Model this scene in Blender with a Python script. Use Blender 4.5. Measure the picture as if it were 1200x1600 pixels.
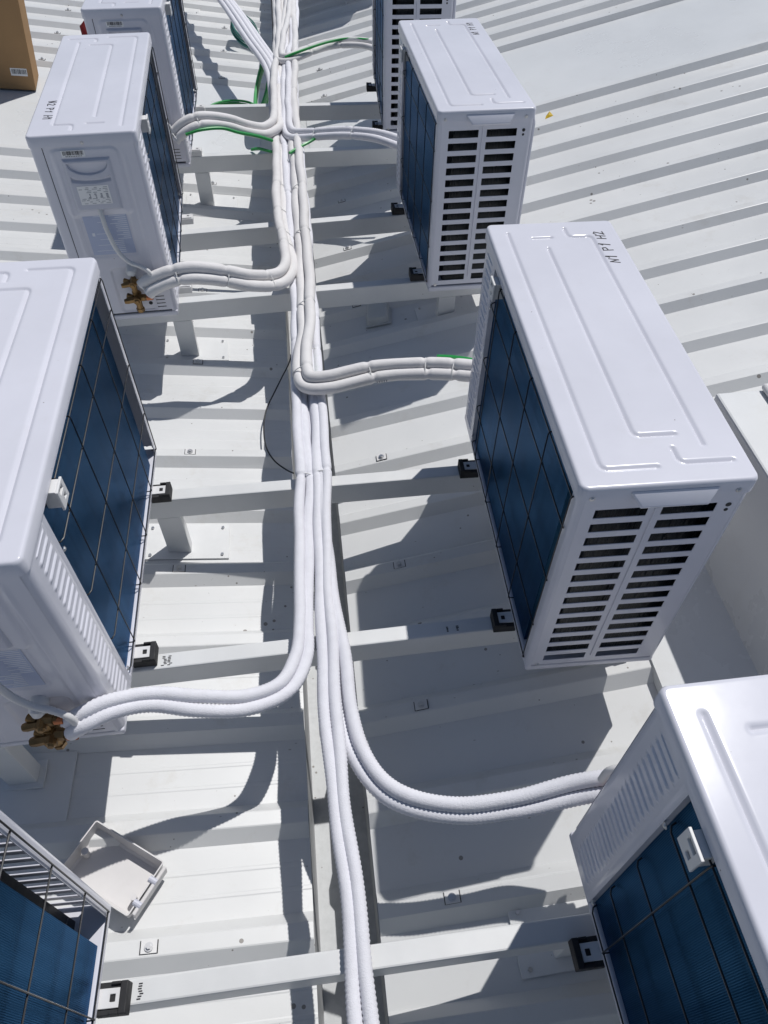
import bpy, bmesh, math, random
from mathutils import Vector, Matrix
random.seed(7)
S = bpy.context.scene
for o in list(bpy.data.objects): bpy.data.objects.remove(o)
COL = S.collection
R = math.radians
sin, cos, pi = math.sin, math.cos, math.pi

# ------------------------------------------------------------------ camera
cam = bpy.data.cameras.new('camera'); camo = bpy.data.objects.new('camera', cam); COL.objects.link(camo)
fw = Vector((0.08057003, 0.64511504, -0.75982568)); rt = Vector((0.99339321, -0.11447075, 0.0081478)); up = Vector((0.08172155, 0.75546213, 0.65007581))
m = Matrix((rt, up, -fw)).transposed().to_4x4(); m.translation = Vector((0.01543966, -0.9341306, 1.56238871))
camo.matrix_world = m
cam.sensor_fit = 'VERTICAL'; cam.sensor_height = 36; cam.lens = 36 * 1135.55 / 1600
cam.clip_start = .02; cam.clip_end = 400
S.camera = camo
# ------------------------------------------------------------------ light
SUN = Vector((0.40, 0.42, 1.0)).normalized()          # towards the sun
EL = math.asin(SUN.z); AZ = math.atan2(SUN.x, SUN.y)
w = bpy.data.worlds.new('World'); S.world = w; w.use_nodes = True
nt = w.node_tree; nt.nodes.clear()
bg = nt.nodes.new('ShaderNodeBackground'); out = nt.nodes.new('ShaderNodeOutputWorld'); sky = nt.nodes.new('ShaderNodeTexSky')
sky.sky_type = 'NISHITA'; sky.sun_disc = False; sky.sun_elevation = EL; sky.sun_rotation = AZ
sky.air_density = 1.0; sky.dust_density = 0.6; sky.ozone_density = 1.0; sky.altitude = 300
bg.inputs[1].default_value = 0.06
nt.links.new(sky.outputs[0], bg.inputs[0]); nt.links.new(bg.outputs[0], out.inputs[0])
sl = bpy.data.lights.new('sun', 'SUN'); sl.energy = 3.4; sl.angle = R(0.55); sl.color = (1, .98, .955)
so = bpy.data.objects.new('sun', sl); COL.objects.link(so); so.rotation_euler = (-SUN).to_track_quat('-Z', 'Y').to_euler()
S.view_settings.view_transform = 'Standard'; S.view_settings.look = 'None'; S.view_settings.exposure = 0.0; S.view_settings.gamma = 1

# ------------------------------------------------------------------ materials
def lin(c): return tuple(c) + (1,)
def mat(name, col, rough=.5, metal=0, spec=.5, var=0, vscale=8, bump=0, bscale=60, specks=0, spscale=30, coat=0, speckcol=(.12,.1,.08), stretch=None, stain=0):
    M = bpy.data.materials.new(name); M.use_nodes = True; t = M.node_tree; N = t.nodes; L = t.links
    b = N['Principled BSDF']
    b.inputs['Roughness'].default_value = rough; b.inputs['Metallic'].default_value = metal
    b.inputs['Specular IOR Level'].default_value = spec
    if coat: b.inputs['Coat Weight'].default_value = coat; b.inputs['Coat Roughness'].default_value = .15
    b.inputs['Base Color'].default_value = lin(col)
    tc = N.new('ShaderNodeTexCoord'); vec = tc.outputs['Object']
    if stretch:
        mp = N.new('ShaderNodeMapping'); mp.inputs['Scale'].default_value = stretch; L.new(vec, mp.inputs[0]); vec = mp.outputs[0]
    cur = None
    def mixc(fac, A, B):
        x = N.new('ShaderNodeMix'); x.data_type = 'RGBA'
        L.new(fac, x.inputs[0])
        for v, i in ((A, 6), (B, 7)):
            if hasattr(v, 'is_linked'): L.new(v, x.inputs[i])
            else: x.inputs[i].default_value = lin(v)
        return x.outputs[2]
    def ramp(src, a, bb, va=0, vb=1):
        r = N.new('ShaderNodeMapRange'); r.inputs[1].default_value = a; r.inputs[2].default_value = bb; r.inputs[3].default_value = va; r.inputs[4].default_value = vb
        L.new(src, r.inputs[0]); return r.outputs[0]
    base = col
    if var:
        n = N.new('ShaderNodeTexNoise'); n.inputs['Scale'].default_value = vscale; n.inputs['Detail'].default_value = 6; n.inputs['Roughness'].default_value = .6
        L.new(vec, n.inputs['Vector'])
        base = mixc(ramp(n.outputs[0], .3, .7), tuple(c * (1 - var) for c in col), tuple(min(.95, c * (1 + var * .6)) for c in col))
        rr = ramp(n.outputs[0], .3, .7, max(0.02, rough * .85), min(1, rough * 1.2)); L.new(rr, b.inputs['Roughness'])
    if stain:
        n = N.new('ShaderNodeTexNoise'); n.inputs['Scale'].default_value = vscale * 2.7; n.inputs['Detail'].default_value = 8; n.inputs['Roughness'].default_value = .75
        L.new(vec, n.inputs['Vector'])
        base = mixc(ramp(n.outputs[0], .56, .74, 0, stain), base, (.42, .38, .31))
    if specks:
        v = N.new('ShaderNodeTexVoronoi'); v.inputs['Scale'].default_value = spscale; v.inputs['Randomness'].default_value = 1
        L.new(tc.outputs['Object'], v.inputs['Vector'])
        n2 = N.new('ShaderNodeTexNoise'); n2.inputs['Scale'].default_value = spscale * .33; L.new(tc.outputs['Object'], n2.inputs['Vector'])
        thr = N.new('ShaderNodeMath'); thr.operation = 'MULTIPLY'; thr.inputs[1].default_value = specks
        L.new(ramp(n2.outputs[0], .5, .72), thr.inputs[0])
        lt = N.new('ShaderNodeMath'); lt.operation = 'LESS_THAN'; L.new(v.outputs['Distance'], lt.inputs[0]); L.new(thr.outputs[0], lt.inputs[1])
        ml = N.new('ShaderNodeMath'); ml.operation = 'MULTIPLY'; ml.inputs[1].default_value = .75; L.new(lt.outputs[0], ml.inputs[0])
        base = mixc(ml.outputs[0], base, speckcol)
        v2 = N.new('ShaderNodeTexVoronoi'); v2.inputs['Scale'].default_value = spscale * 2.9
        mp2 = N.new('ShaderNodeMapping'); mp2.inputs['Scale'].default_value = (.45, 1.2, 1); mp2.inputs['Rotation'].default_value = (0, 0, .5); L.new(tc.outputs['Object'], mp2.inputs[0]); L.new(mp2.outputs[0], v2.inputs['Vector'])
        n4 = N.new('ShaderNodeTexNoise'); n4.inputs['Scale'].default_value = spscale * .8; L.new(tc.outputs['Object'], n4.inputs['Vector'])
        th2 = N.new('ShaderNodeMath'); th2.operation = 'MULTIPLY'; th2.inputs[1].default_value = specks * 1.3; L.new(ramp(n4.outputs[0], .56, .8), th2.inputs[0])
        l2 = N.new('ShaderNodeMath'); l2.operation = 'LESS_THAN'; L.new(v2.outputs['Distance'], l2.inputs[0]); L.new(th2.outputs[0], l2.inputs[1])
        m2 = N.new('ShaderNodeMath'); m2.operation = 'MULTIPLY'; m2.inputs[1].default_value = .55; L.new(l2.outputs[0], m2.inputs[0])
        base = mixc(m2.outputs[0], base, (.22, .19, .16))
    if hasattr(base, 'is_linked'): L.new(base, b.inputs['Base Color'])
    if bump:
        n3 = N.new('ShaderNodeTexNoise'); n3.inputs['Scale'].default_value = bscale; n3.inputs['Detail'].default_value = 4; L.new(vec, n3.inputs['Vector'])
        bp = N.new('ShaderNodeBump'); bp.inputs['Strength'].default_value = bump; bp.inputs['Distance'].default_value = .01
        L.new(n3.outputs[0], bp.inputs['Height']); L.new(bp.outputs[0], b.inputs['Normal'])
    return M
PAINT = mat('unit_paint', (.655, .655, .715), .19, spec=.27, var=.045, vscale=4, bump=.02, bscale=9, stain=.07, specks=.06, spscale=30)
ROOF = mat('roof_paint', (.655, .66, .655), .36, var=.05, vscale=2.2, specks=.17, spscale=24, bump=.06, bscale=4, stain=.30)
FLAT = mat('flat_sheet_paint', (.67, .68, .68), .28, var=.06, vscale=1.5, bump=.03, bscale=3, stain=.15)
BEAM = mat('beam_paint', (.68, .685, .68), .32, var=.05, vscale=7, specks=.07, spscale=40, bump=.02, bscale=20)
GALV = mat('galvanised_steel', (.47, .48, .485), .55, metal=.25, var=.18, vscale=30, specks=.2, spscale=50, stain=.12)
ZINC = mat('zinc_screw', (.6, .6, .6), .3, metal=.9)
FINS = mat('dark_fins', (.004, .009, .014), .3, spec=.35, var=.5, vscale=3, stretch=(60, 1, 2), bump=.4, bscale=3)
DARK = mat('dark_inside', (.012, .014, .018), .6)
BLACKP = mat('black_wire_coating', (.008, .009, .012), .35)
RUB = mat('black_rubber', (.015, .015, .017), .65, var=.2, vscale=60)
PLAS = mat('white_plastic', (.68, .675, .67), .4, var=.03, vscale=12)
GREYP = mat('grey_plastic', (.55, .56, .55), .4, var=.06, vscale=20)
FAB = mat('ribbed_sleeve', (.74, .74, .785), .75, spec=.2, var=.05, vscale=40, bump=.25, bscale=420)
FOAM = mat('foam_insulation', (.72, .705, .70), .6, spec=.25, var=.05, vscale=18, bump=.12, bscale=60, stain=.12)
TIE = mat('cable_tie_nylon', (.75, .75, .73), .45)
BRASS = mat('brass', (.27, .17, .075), .42, metal=.8, var=.3, vscale=40)
COPPER = mat('copper', (.55, .2, .09), .4, metal=.7)
GREEN = mat('green_wire', (.025, .33, .075), .4)
TEAL = mat('teal_wire', (.03, .17, .15), .45)
CARD = mat('cardboard', (.36, .22, .11), .85, spec=.15, var=.08, vscale=6, bump=.05, bscale=30)
LABEL = mat('label_paper', (.78, .78, .78), .5)
BLUEL = mat('diagram_label', (.42, .47, .62), .35, var=.03)
INK = mat('black_ink', (.015, .015, .02), .6)
INKB = mat('blue_grey_print', (.72, .74, .80), .5)
INKF = mat('faded_print', (.33, .34, .37), .6)
TRAY = mat('cream_plastic', (.60, .585, .58), .4, var=.04, vscale=14, stain=.08)
COVR = mat('cover_plastic', (.52, .53, .60), .38)
REDC = mat('red_cloth', (.22, .012, .015), .8)
YEL = mat('yellow_scrap', (.75, .5, .03), .5)
ORG = mat('orange_ring', (.4, .1, .03), .5)
# finned coil: fine upright fins as relief
COIL = bpy.data.materials.new('coil_fins'); COIL.use_nodes = True
t = COIL.node_tree; N = t.nodes; L = t.links; b = N['Principled BSDF']
b.inputs['Roughness'].default_value = .30; b.inputs['Metallic'].default_value = 1.0; b.inputs['Specular Tint'].default_value = (.52, .66, .92, 1)
tc = N.new('ShaderNodeTexCoord'); mp = N.new('ShaderNodeMapping'); mp.inputs['Scale'].default_value = (6, 40, 1.2); L.new(tc.outputs['Object'], mp.inputs[0])
nz = N.new('ShaderNodeTexNoise'); nz.inputs['Scale'].default_value = 1.0; nz.inputs['Detail'].default_value = 5; L.new(mp.outputs[0], nz.inputs[0])
cr = N.new('ShaderNodeValToRGB'); cr.color_ramp.elements[0].position = .3; cr.color_ramp.elements[0].color = (.013, .043, .082, 1)
cr.color_ramp.elements[1].position = .72; cr.color_ramp.elements[1].color = (.024, .070, .126, 1); L.new(nz.outputs[0], cr.inputs[0]); L.new(cr.outputs[0], b.inputs['Base Color'])
wv = N.new('ShaderNodeTexWave'); wv.bands_direction = 'Y'; wv.inputs['Scale'].default_value = 110; wv.inputs['Distortion'].default_value = .6; wv.inputs['Detail'].default_value = 1
L.new(tc.outputs['Object'], wv.inputs[0])
bp = N.new('ShaderNodeBump'); bp.inputs['Strength'].default_value = .16; bp.inputs['Distance'].default_value = .003; L.new(wv.outputs['Fac'], bp.inputs['Height']); L.new(bp.outputs[0], b.inputs['Normal'])

# ------------------------------------------------------------------ mesh helpers
class MB:
    def __init__(s): s.v = []; s.f = []
    def add(s, v, f):
        n = len(s.v); s.v += [tuple(p) for p in v]; s.f += [tuple(i + n for i in q) for q in f]; return s
    def box(s, x0, x1, y0, y1, z0, z1):
        return s.add([(x0,y0,z0),(x1,y0,z0),(x1,y1,z0),(x0,y1,z0),(x0,y0,z1),(x1,y0,z1),(x1,y1,z1),(x0,y1,z1)],
                     [(0,3,2,1),(4,5,6,7),(0,1,5,4),(1,2,6,5),(2,3,7,6),(3,0,4,7)])
    def tube(s, pts, r, n=8, caps=True):
        pts = [Vector(p) for p in pts]; k = len(pts)
        rad = r if isinstance(r, (list, tuple)) else [r] * k
        T = [(pts[min(i+1,k-1)] - pts[max(i-1,0)]).normalized() for i in range(k)]
        a = Vector((0,0,1)) if abs(T[0].z) < .9 else Vector((1,0,0))
        u = (a - T[0] * a.dot(T[0])).normalized(); V = []; F = []
        for i in range(k):
            u = (u - T[i] * u.dot(T[i])).normalized(); w_ = T[i].cross(u)
            for j in range(n):
                an = 2 * pi * j / n; V.append(pts[i] + (u * cos(an) + w_ * sin(an)) * rad[i])
        for i in range(k - 1):
            for j in range(n):
                q = (j + 1) % n; F.append((i*n+j, i*n+q, (i+1)*n+q, (i+1)*n+j))
        if caps: F.append(tuple(range(n-1, -1, -1))); F.append(tuple((k-1)*n + j for j in range(n)))
        return s.add(V, F)
    def grid(s, nu, nv, fn, flip=False):
        V = [fn(i / nu, j / nv) for i in range(nu + 1) for j in range(nv + 1)]; F = []
        for i in range(nu):
            for j in range(nv):
                q = (i*(nv+1)+j, (i+1)*(nv+1)+j, (i+1)*(nv+1)+j+1, i*(nv+1)+j+1); F.append(q[::-1] if flip else q)
        return s.add(V, F)
    def strip(s, path, z0, z1, th):               # plan polyline -> upright sheet, thickness to the left
        n = len(path); P = [Vector((p[0], p[1])) for p in path]; O = []
        for i in range(n):
            d = (P[min(i+1,n-1)] - P[max(i-1,0)]).normalized(); O.append(P[i] + Vector((-d.y, d.x)) * th)
        V = []
        for i in range(n): V += [(P[i].x,P[i].y,z0),(P[i].x,P[i].y,z1),(O[i].x,O[i].y,z1),(O[i].x,O[i].y,z0)]
        F = []
        for i in range(n - 1):
            a = i*4; c = a+4
            for k in range(4): F.append((a+k, c+k, c+(k+1)%4, a+(k+1)%4))
        F.append((0,1,2,3)); F.append(tuple((n-1)*4 + k for k in (3,2,1,0)))
        return s.add(V, F)
    def mesh(s, name, mt, bevel=0, smooth=False, seg=2, fix=True):
        me = bpy.data.meshes.new(name); me.from_pydata(s.v, [], s.f); me.validate()
        if fix or bevel:
            bm = bmesh.new(); bm.from_mesh(me)
            if fix: bmesh.ops.recalc_face_normals(bm, faces=bm.faces)
            if bevel: bmesh.ops.bevel(bm, geom=[e for e in bm.edges if e.is_manifold and e.calc_face_angle(0) > .5], offset=bevel, segments=seg, profile=.5, affect='EDGES', clamp_overlap=True)
            bm.to_mesh(me); bm.free()
        me.materials.append(mt)
        if smooth:
            me.polygons.foreach_set('use_smooth', [True] * len(me.polygons))
            try: me.set_sharp_from_angle(angle=R(smooth if smooth is not True else 40))
            except Exception: pass
        return me
    def build(s, name, mt, parent=None, **k):
        return link(name, s.mesh(name, mt, **k), parent)
def link(name, me, parent=None, loc=None, rz=0):
    o = bpy.data.objects.new(name, me); COL.objects.link(o)
    if parent: o.parent = parent
    if loc is not None: o.location = loc
    if rz: o.rotation_euler.z = rz
    return o
def empty(name, loc=(0,0,0), rz=0):
    o = bpy.data.objects.new(name, None); o.empty_display_size = .05; COL.objects.link(o); o.location = loc; o.rotation_euler.z = rz; return o
def tag(o, label, cat, group=None, kind=None):
    o['label'] = label
    if cat: o['category'] = cat
    if group: o['group'] = group
    if kind: o['kind'] = kind
    return o
def structure(o, label=None):
    o['kind'] = 'structure'
    if label: o['label'] = label
    return o
def copy_tree(o, parent=None):
    c = o.copy(); COL.objects.link(c); c.parent = parent
    for ch in list(o.children): copy_tree(ch, c)
    return c
def catmull(P, step):
    P = [Vector(p) for p in P]; Q = [P[0]*2 - P[1]] + P + [P[-1]*2 - P[-2]]; out = []
    for i in range(1, len(Q) - 2):
        p0, p1, p2, p3 = Q[i-1:i+3]; n = max(2, int((p2 - p1).length / .004))
        for k in range(n):
            t_ = k / n
            out.append(.5 * ((2*p1) + (p2-p0)*t_ + (2*p0-5*p1+4*p2-p3)*t_*t_ + (3*p1-p0-3*p2+p3)*t_**3))
    out.append(P[-1])
    res = [out[0]]; acc = 0                       # even resample
    for a, bb in zip(out, out[1:]):
        seg = (bb - a).length; d = step - acc
        while d <= seg and seg > 0: res.append(a + (bb - a) * (d / seg)); d += step
        acc = seg - (d - step)
    return res
def arc(cx, cy, r, a0, a1, n=5): return [(cx + r*cos(R(a0+(a1-a0)*i/n)), cy + r*sin(R(a0+(a1-a0)*i/n))) for i in range(n+1)]
def plate(mb, us, vs, hole, place, th):           # plate with rectangular holes; place(u,v,d)
    nu, nv = len(us)-1, len(vs)-1; solid = lambda i, j: 0 <= i < nu and 0 <= j < nv and not hole(i, j)
    idx = {}; V = []; F = []
    def g(i, j, d):
        k = (i, j, d)
        if k not in idx: idx[k] = len(V); V.append(place(us[i], vs[j], d * th))
        return idx[k]
    for i in range(nu):
        for j in range(nv):
            if not solid(i, j): continue
            F.append((g(i,j,0), g(i+1,j,0), g(i+1,j+1,0), g(i,j+1,0))); F.append((g(i,j,1), g(i,j+1,1), g(i+1,j+1,1), g(i+1,j,1)))
            for (a, bb, di, dj) in (((i,j),(i+1,j),0,-1), ((i+1,j),(i+1,j+1),1,0), ((i+1,j+1),(i,j+1),0,1), ((i,j+1),(i,j),-1,0)):
                if not solid(i+di, j+dj): F.append((g(*bb,0), g(*a,0), g(*a,1), g(*bb,1)))
    return mb.add(V, F)

# ================================================================== ROOF
# rib-top planes: left  z = ZL(x), right z = ZR(x); pans lie 3 cm lower
RH = .030; RH0 = .030; FLAT_L = (12, 13, 14, 15); FLAT_R = (16, 17, 18)
ZL = lambda x: -.305 - .13 * (x + .085)
ZR = lambda x: -.300 + .235 * (x - .06)
YL = lambda k, x=0: .437 + .2555 * k + .010 * x     # near top edge of left rib k
YR = lambda k, x=0: -.329 + .2355 * k - .012 * x
def rib_sheet(side, k0, k1, pitch):
    """one roofing sheet with ribs k0..k1-1; real thickness, faint pan creases, overlap lip"""
    Y, Z = (YL, ZL) if side < 0 else (YR, ZR)
    prof = []                                       # (dy from Y(0), height over pan)
    y0 = Y(k0); cr_ = .0007 if side < 0 else 0; RH = .030
    for k in range(k0, k1):
        b0 = Y(k) - y0; RH = 0.0012 if k in (FLAT_L if side < 0 else FLAT_R) else .030
        prof += [(b0 - .030, 0), (b0 - .001, RH - .001), (b0 + .002, RH), (b0 + .033, RH), (b0 + .036, RH - .001), (b0 + .062, 0),
                 (b0 + .108, 0), (b0 + .111, cr_), (b0 + .117, cr_), (b0 + .120, 0), (b0 + .162, 0), (b0 + .165, cr_), (b0 + .171, cr_), (b0 + .174, 0)]
    prof += [(Y(k1) - y0 - .030, 0)]
    RH = 0.0012 if k1 in (FLAT_L if side < 0 else FLAT_R) else .030
    # overlap: the sheet ends on top of the next sheet's first rib flank
    lift = .0018
    prof = [(p[0], p[1]) for p in prof] + [(Y(k1) - y0 - .002, RH + lift), (Y(k1) - y0 + .030, RH + lift), (Y(k1) - y0 + .034, RH - .006)]
    if side < 0: xs = [-.088, -.3, -.6, -.95, -1.4, -2, -3, -4.5, -6.5]
    else: xs = [.062, .25, .45, .7, 1.0, 1.4, 2, 3, 4.5, 6.5]
    n = len(prof); V = []; F = []
    rnd = random.Random(k0 * 13 + side)
    ph = rnd.random() * 6
    for x in xs:
        dz = .0012 * sin(x * 3.1 + ph)
        edge = -.0 if abs(x) > .1 else 0
        for (dy, h) in prof:
            V.append((x, Y(k0, x) + dy, Z(x) - RH0 + h + (dz if h < .02 else dz * .4)))
    m_ = len(V); V += [(a, bb, c - .0012) for a, bb, c in V]
    for i in range(len(xs) - 1):
        for j in range(n - 1):
            q = (i*n+j, (i+1)*n+j, (i+1)*n+j+1, i*n+j+1); F.append(q); F.append(tuple(m_ + a for a in q[::-1]))
    for j in range(n - 1):
        F.append((j, j+1, m_+j+1, m_+j)); e = (len(xs)-1)*n; F.append((e+j+1, e+j, m_+e+j, m_+e+j+1))
    for i in range(len(xs) - 1):
        F.append(((i+1)*n, i*n, m_+i*n, m_+(i+1)*n)); F.append((i*n+n-1, (i+1)*n+n-1, m_+(i+1)*n+n-1, m_+i*n+n-1))
    return MB().add(V, F)
roofL = structure(empty('roof_left')); roofR = structure(empty('roof_right'))
for k in range(-14, 44, 4): rib_sheet(-1, k, k+4, .2555).build('roof_sheet', ROOF, roofL, smooth=12)
for k in range(-13, 48, 4): rib_sheet(1, k, k+4, .2355).build('roof_sheet', ROOF, roofR, smooth=12)
# screws with saddle washers on every second rib
def screw_mesh():
    mb = MB().box(-.017, .017, -.012, .014, 0, .0028)
    mb.tube([(0,.0,.0028),(0,.0,.0046)], .0085, 14); mb.tube([(0,.0,.0046),(0,.0,.0095)], .0055, 6)
    return mb
scL = screw_mesh().mesh('screw_saddle', PLAS, bevel=0)
scR = MB().box(-.0192, .0192, -.0125, .0135, -.0012, .0016).mesh('gap_shade_plate', RUB)  # black under-plate paints the shadow gaps at the saddle's sides
scZ = MB().tube([(0,0,.0046),(0,0,.0062)], .0095, 14).tube([(0,0,.006),(0,0,.0115)], .0056, 6).mesh('screw_head', ZINC)
tiltL = math.atan(.13); tiltR = -math.atan(.235)
for side, ks, xs in ((-1, [-4, 0, 2, 4, 6, 8, 10, 16, 18, 20], (-.44, -1.55, -2.7)), (1, [-3, -1, 1, 3, 5, 7, 9, 11, 13, 19, 21, 23], (.23, 2.9))):
    Y, Z, par, tl = (YL, ZL, roofL, tiltL) if side < 0 else (YR, ZR, roofR, tiltR)
    for k in ks:
        for x in xs:
            o = link('screw_saddle', scL, par, (x + random.uniform(-.006,.006), Y(k, x) + .018, Z(x) + .0012)); o.rotation_euler.y = tl
            h = link('screw_head', scZ, o); h.rotation_euler.z = random.random(); link('gap_shade_plate', scR, o)
# flat sheets over part of both roofs
def flat_sheet(side, y0, y1, x0, x1, par):
    Z = ZL if side < 0 else ZR
    prof = [(y0 - .010, -.030 + .0215), (y0 - .004, -.030 + .017), (y0 + .008, -.030 + .0075), (y0 + .02, -.030 + .0045), (y0 + .05, -.030 + .004)]
    prof += [(y0 + .05 + (y1 - y0 - .09) * i / 8, -.026 + .0012 * sin(i * 2.1)) for i in range(1, 8)]
    prof += [(y1 - .03, -.026), (y1, -.026)]
    xs = [x0 + (x1 - x0) * (i / 24) ** 1.4 for i in range(25)]
    mb = MB().grid(24, len(prof) - 1, lambda a, c: (xs[round(a*24)], prof[round(c*(len(prof)-1))][0] + (.01 if side < 0 else -.012) * xs[round(a*24)], Z(xs[round(a*24)]) + prof[round(c*(len(prof)-1))][1]), flip=side < 0)
    n = len(mb.v); F = list(mb.f); mb.add([(a, bb, c - .003) for a, bb, c in mb.v], [q[::-1] for q in F])
    return mb.build('flat_sheet', FLAT, par, smooth=30, fix=False)
flat_sheet(-1, YL(11) + .052, YL(16) - .034, -.19, -6.4, roofL)
flat_sheet(1, YR(15) + .052, YR(19) - .034, .10, 6.4, roofR)
# box gutter in the valley
mb = MB(); P = [(-.22,-.352),(-.089,-.352),(-.088,-.60),(.060,-.60),(.061,-.352),(.20,-.352)]
V = []; F = []
for i, (x, z) in enumerate(P): V += [(x,-5,z),(x,16,z)]
for i in range(len(P)-1): F.append((2*i, 2*i+2, 2*i+3, 2*i+1))
n = len(V); V += [(x, y, z - .002) for x, y, z in V]; F += [tuple(n + a for a in q[::-1]) for q in F]
g = MB().add(V, F).build('box_gutter', GALV, None, fix=False); structure(g)
# building body under the roof
b_ = MB().box(-6.4, 6.4, -5, 16, -3.2, -.9).build('building_body', ROOF); structure(b_)
gr = MB().box(-150, 150, -150, 150, -3.4, -3.2).build('ground', mat('ground_concrete', (.3, .29, .27), .9, var=.2, vscale=.4)); structure(gr)

# ================================================================== SUPPORT BEAMS
beams = [  # y at x=-.45 (centre), y at x=+.45, left leg x, right leg x, label
 (-1.23, -1.22, -.72, .66, 'white steel beam just below the bottom edge, under the two nearest units'),
 (-.686, -.676, -.78, .46, 'nearest white steel beam, crossing low in the picture at the bottom edge'),
 (-.001, .020, -.735, .66, 'white steel beam crossing right above the left ribbed hose pair'),
 (.552, .560, -.452, .70, 'white steel beam with a visible leg beside the large left unit'),
 (1.563, 1.612, -.478, .58, 'white steel beam below the left brass valves, with leg and base plate'),
 (2.082, 2.15, -.80, .66, 'white steel beam halfway along, its right end shaded by the unit'),
 (2.83, 2.835, -.46, .66, 'white steel beam just nearer than the pair of crossing pipe branches'),
 (5.955, 5.955, -.80, .62, 'white steel beam beyond the top edge, nearer of the two there'), (6.49, 6.49, -.80, .62, 'white steel beam beyond the top edge, farther of the two there'),
 (3.44, 3.40, -.80, .62, 'farthest white steel beam, beside the coils of green wire')]
for yl, yr, lx, rx, lab in beams:
    rz = math.atan2(yr - yl, .9); yc = (yl + yr) / 2
    o = empty('support_beam', (0, yc, -.03), rz); tag(o, lab, 'beam', 'white steel beams bridging the valley')
    MB().box(-.86, .86, -.0215, .0215, -.080, 0).build('beam_tube', BEAM, o, bevel=.004)
    for x in (lx, rx):
        Z = ZL if x < 0 else ZR; s_ = -.13 if x < 0 else .235
        zb = Z(x) - RH + .03 - .0
        leg = MB().box(x - .035, x + .035, -.019, .019, Z(x) - RH + .03 + .008, -.0805)
        leg.v = [(a, bb, (c if c > -.081 else Z(a) - RH + .03 + .006)) for a, bb, c in leg.v]
        leg.build('leg', BEAM, o, bevel=.003)
        pl = MB(); x0, x1 = x - .11, x + (.15 if x < 0 else .11)
        V = [(a, bb, Z(a) - RH + .03 + c) for c in (.0015, .0065) for a, bb in ((x0,-.045),(x1,-.045),(x1,.095),(x0,.095))]
        pl.add(V, [(0,3,2,1),(4,5,6,7),(0,1,5,4),(1,2,6,5),(2,3,7,6),(3,0,4,7)]); pp = pl.build('base_plate', BEAM, o, bevel=.001)
        for ax in (x0 + .02, x1 - .02):
            for ay in (-.03, .08): MB().tube([(ax, ay, Z(ax) - RH + .036), (ax, ay, Z(ax) - RH + .042)], .005, 6).build('bolt', ZINC, pp)
    # scribbled marker notes on the top face
    if yl in (-.686, -.001):
        mk = MB()
        for cx in ((-.405, -.39) if yl > -.1 else (-.395,)):
            for q in range(7):
                a = random.uniform(-.004, .004); bb = -.014 + q * .004; mk.box(cx + a - .004, cx + a + .003, bb, bb + .0022, .0002, .0006)
        if yl > -.1:
            for cx in (.30, .325):
                for q in range(4): bb = -.012 + q * .004; mk.box(cx - .003, cx + random.uniform(.001,.005), bb, bb + .0024, .0002, .0006)
        mk.build('marker_note', INK, o)

# ================================================================== OUTDOOR UNIT (local: coil face x=0, slotted end y=0, valve end y=W)
W, D, H = .90, .3155, .647
def seg_dist(px, py, a, c):
    vx, vy = c[0]-a[0], c[1]-a[1]; L2 = vx*vx + vy*vy; t_ = max(0, min(1, ((px-a[0])*vx + (py-a[1])*vy) / L2))
    return math.hypot(px - a[0] - t_*vx, py - a[1] - t_*vy)
def rnd_poly(P, r, n=4):
    out = [P[0]]
    for i in range(1, len(P) - 1):
        p = Vector(P[i]); a = (Vector(P[i-1]) - p).normalized(); c = (Vector(P[i+1]) - p).normalized()
        s0 = p + a*r; s1 = p + c*r
        for k in range(n + 1):
            u = k / n; out.append(tuple(s0*(1-u)**2 + p*2*u*(1-u) + s1*u*u))
    out.append(P[-1]); return out
lid_lines = [rnd_poly([(.0435,.853),(.0435,.041),(.146,.041)], .018), rnd_poly([(.1275,.777),(.1275,.120),(.205,.120)], .016),
             rnd_poly([(.189,.868),(.189,.827),(.2475,.827),(.2475,.090)], .014), rnd_poly([(.188,.084),(.188,.047),(.286,.047)], .016), [(.1,.826),(.147,.826)]]
lid_segs = [(a, c) for Ln in lid_lines for a, c in zip(Ln, Ln[1:])]
GX, GY = 126, 360
def lid_h(x, y):
    d = 9
    for a, c in lid_segs:
        if min(a[0],c[0]) - .012 < x < max(a[0],c[0]) + .012 and min(a[1],c[1]) - .012 < y < max(a[1],c[1]) + .012:
            d = min(d, seg_dist(x, y, a, c))
    h = -.0045 * math.exp(-(d / .0042) ** 2)
    h += .0016 * sin(pi * min(1, max(0, x / D))) * sin(pi * min(1, max(0, y / W)))
    return h
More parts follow.
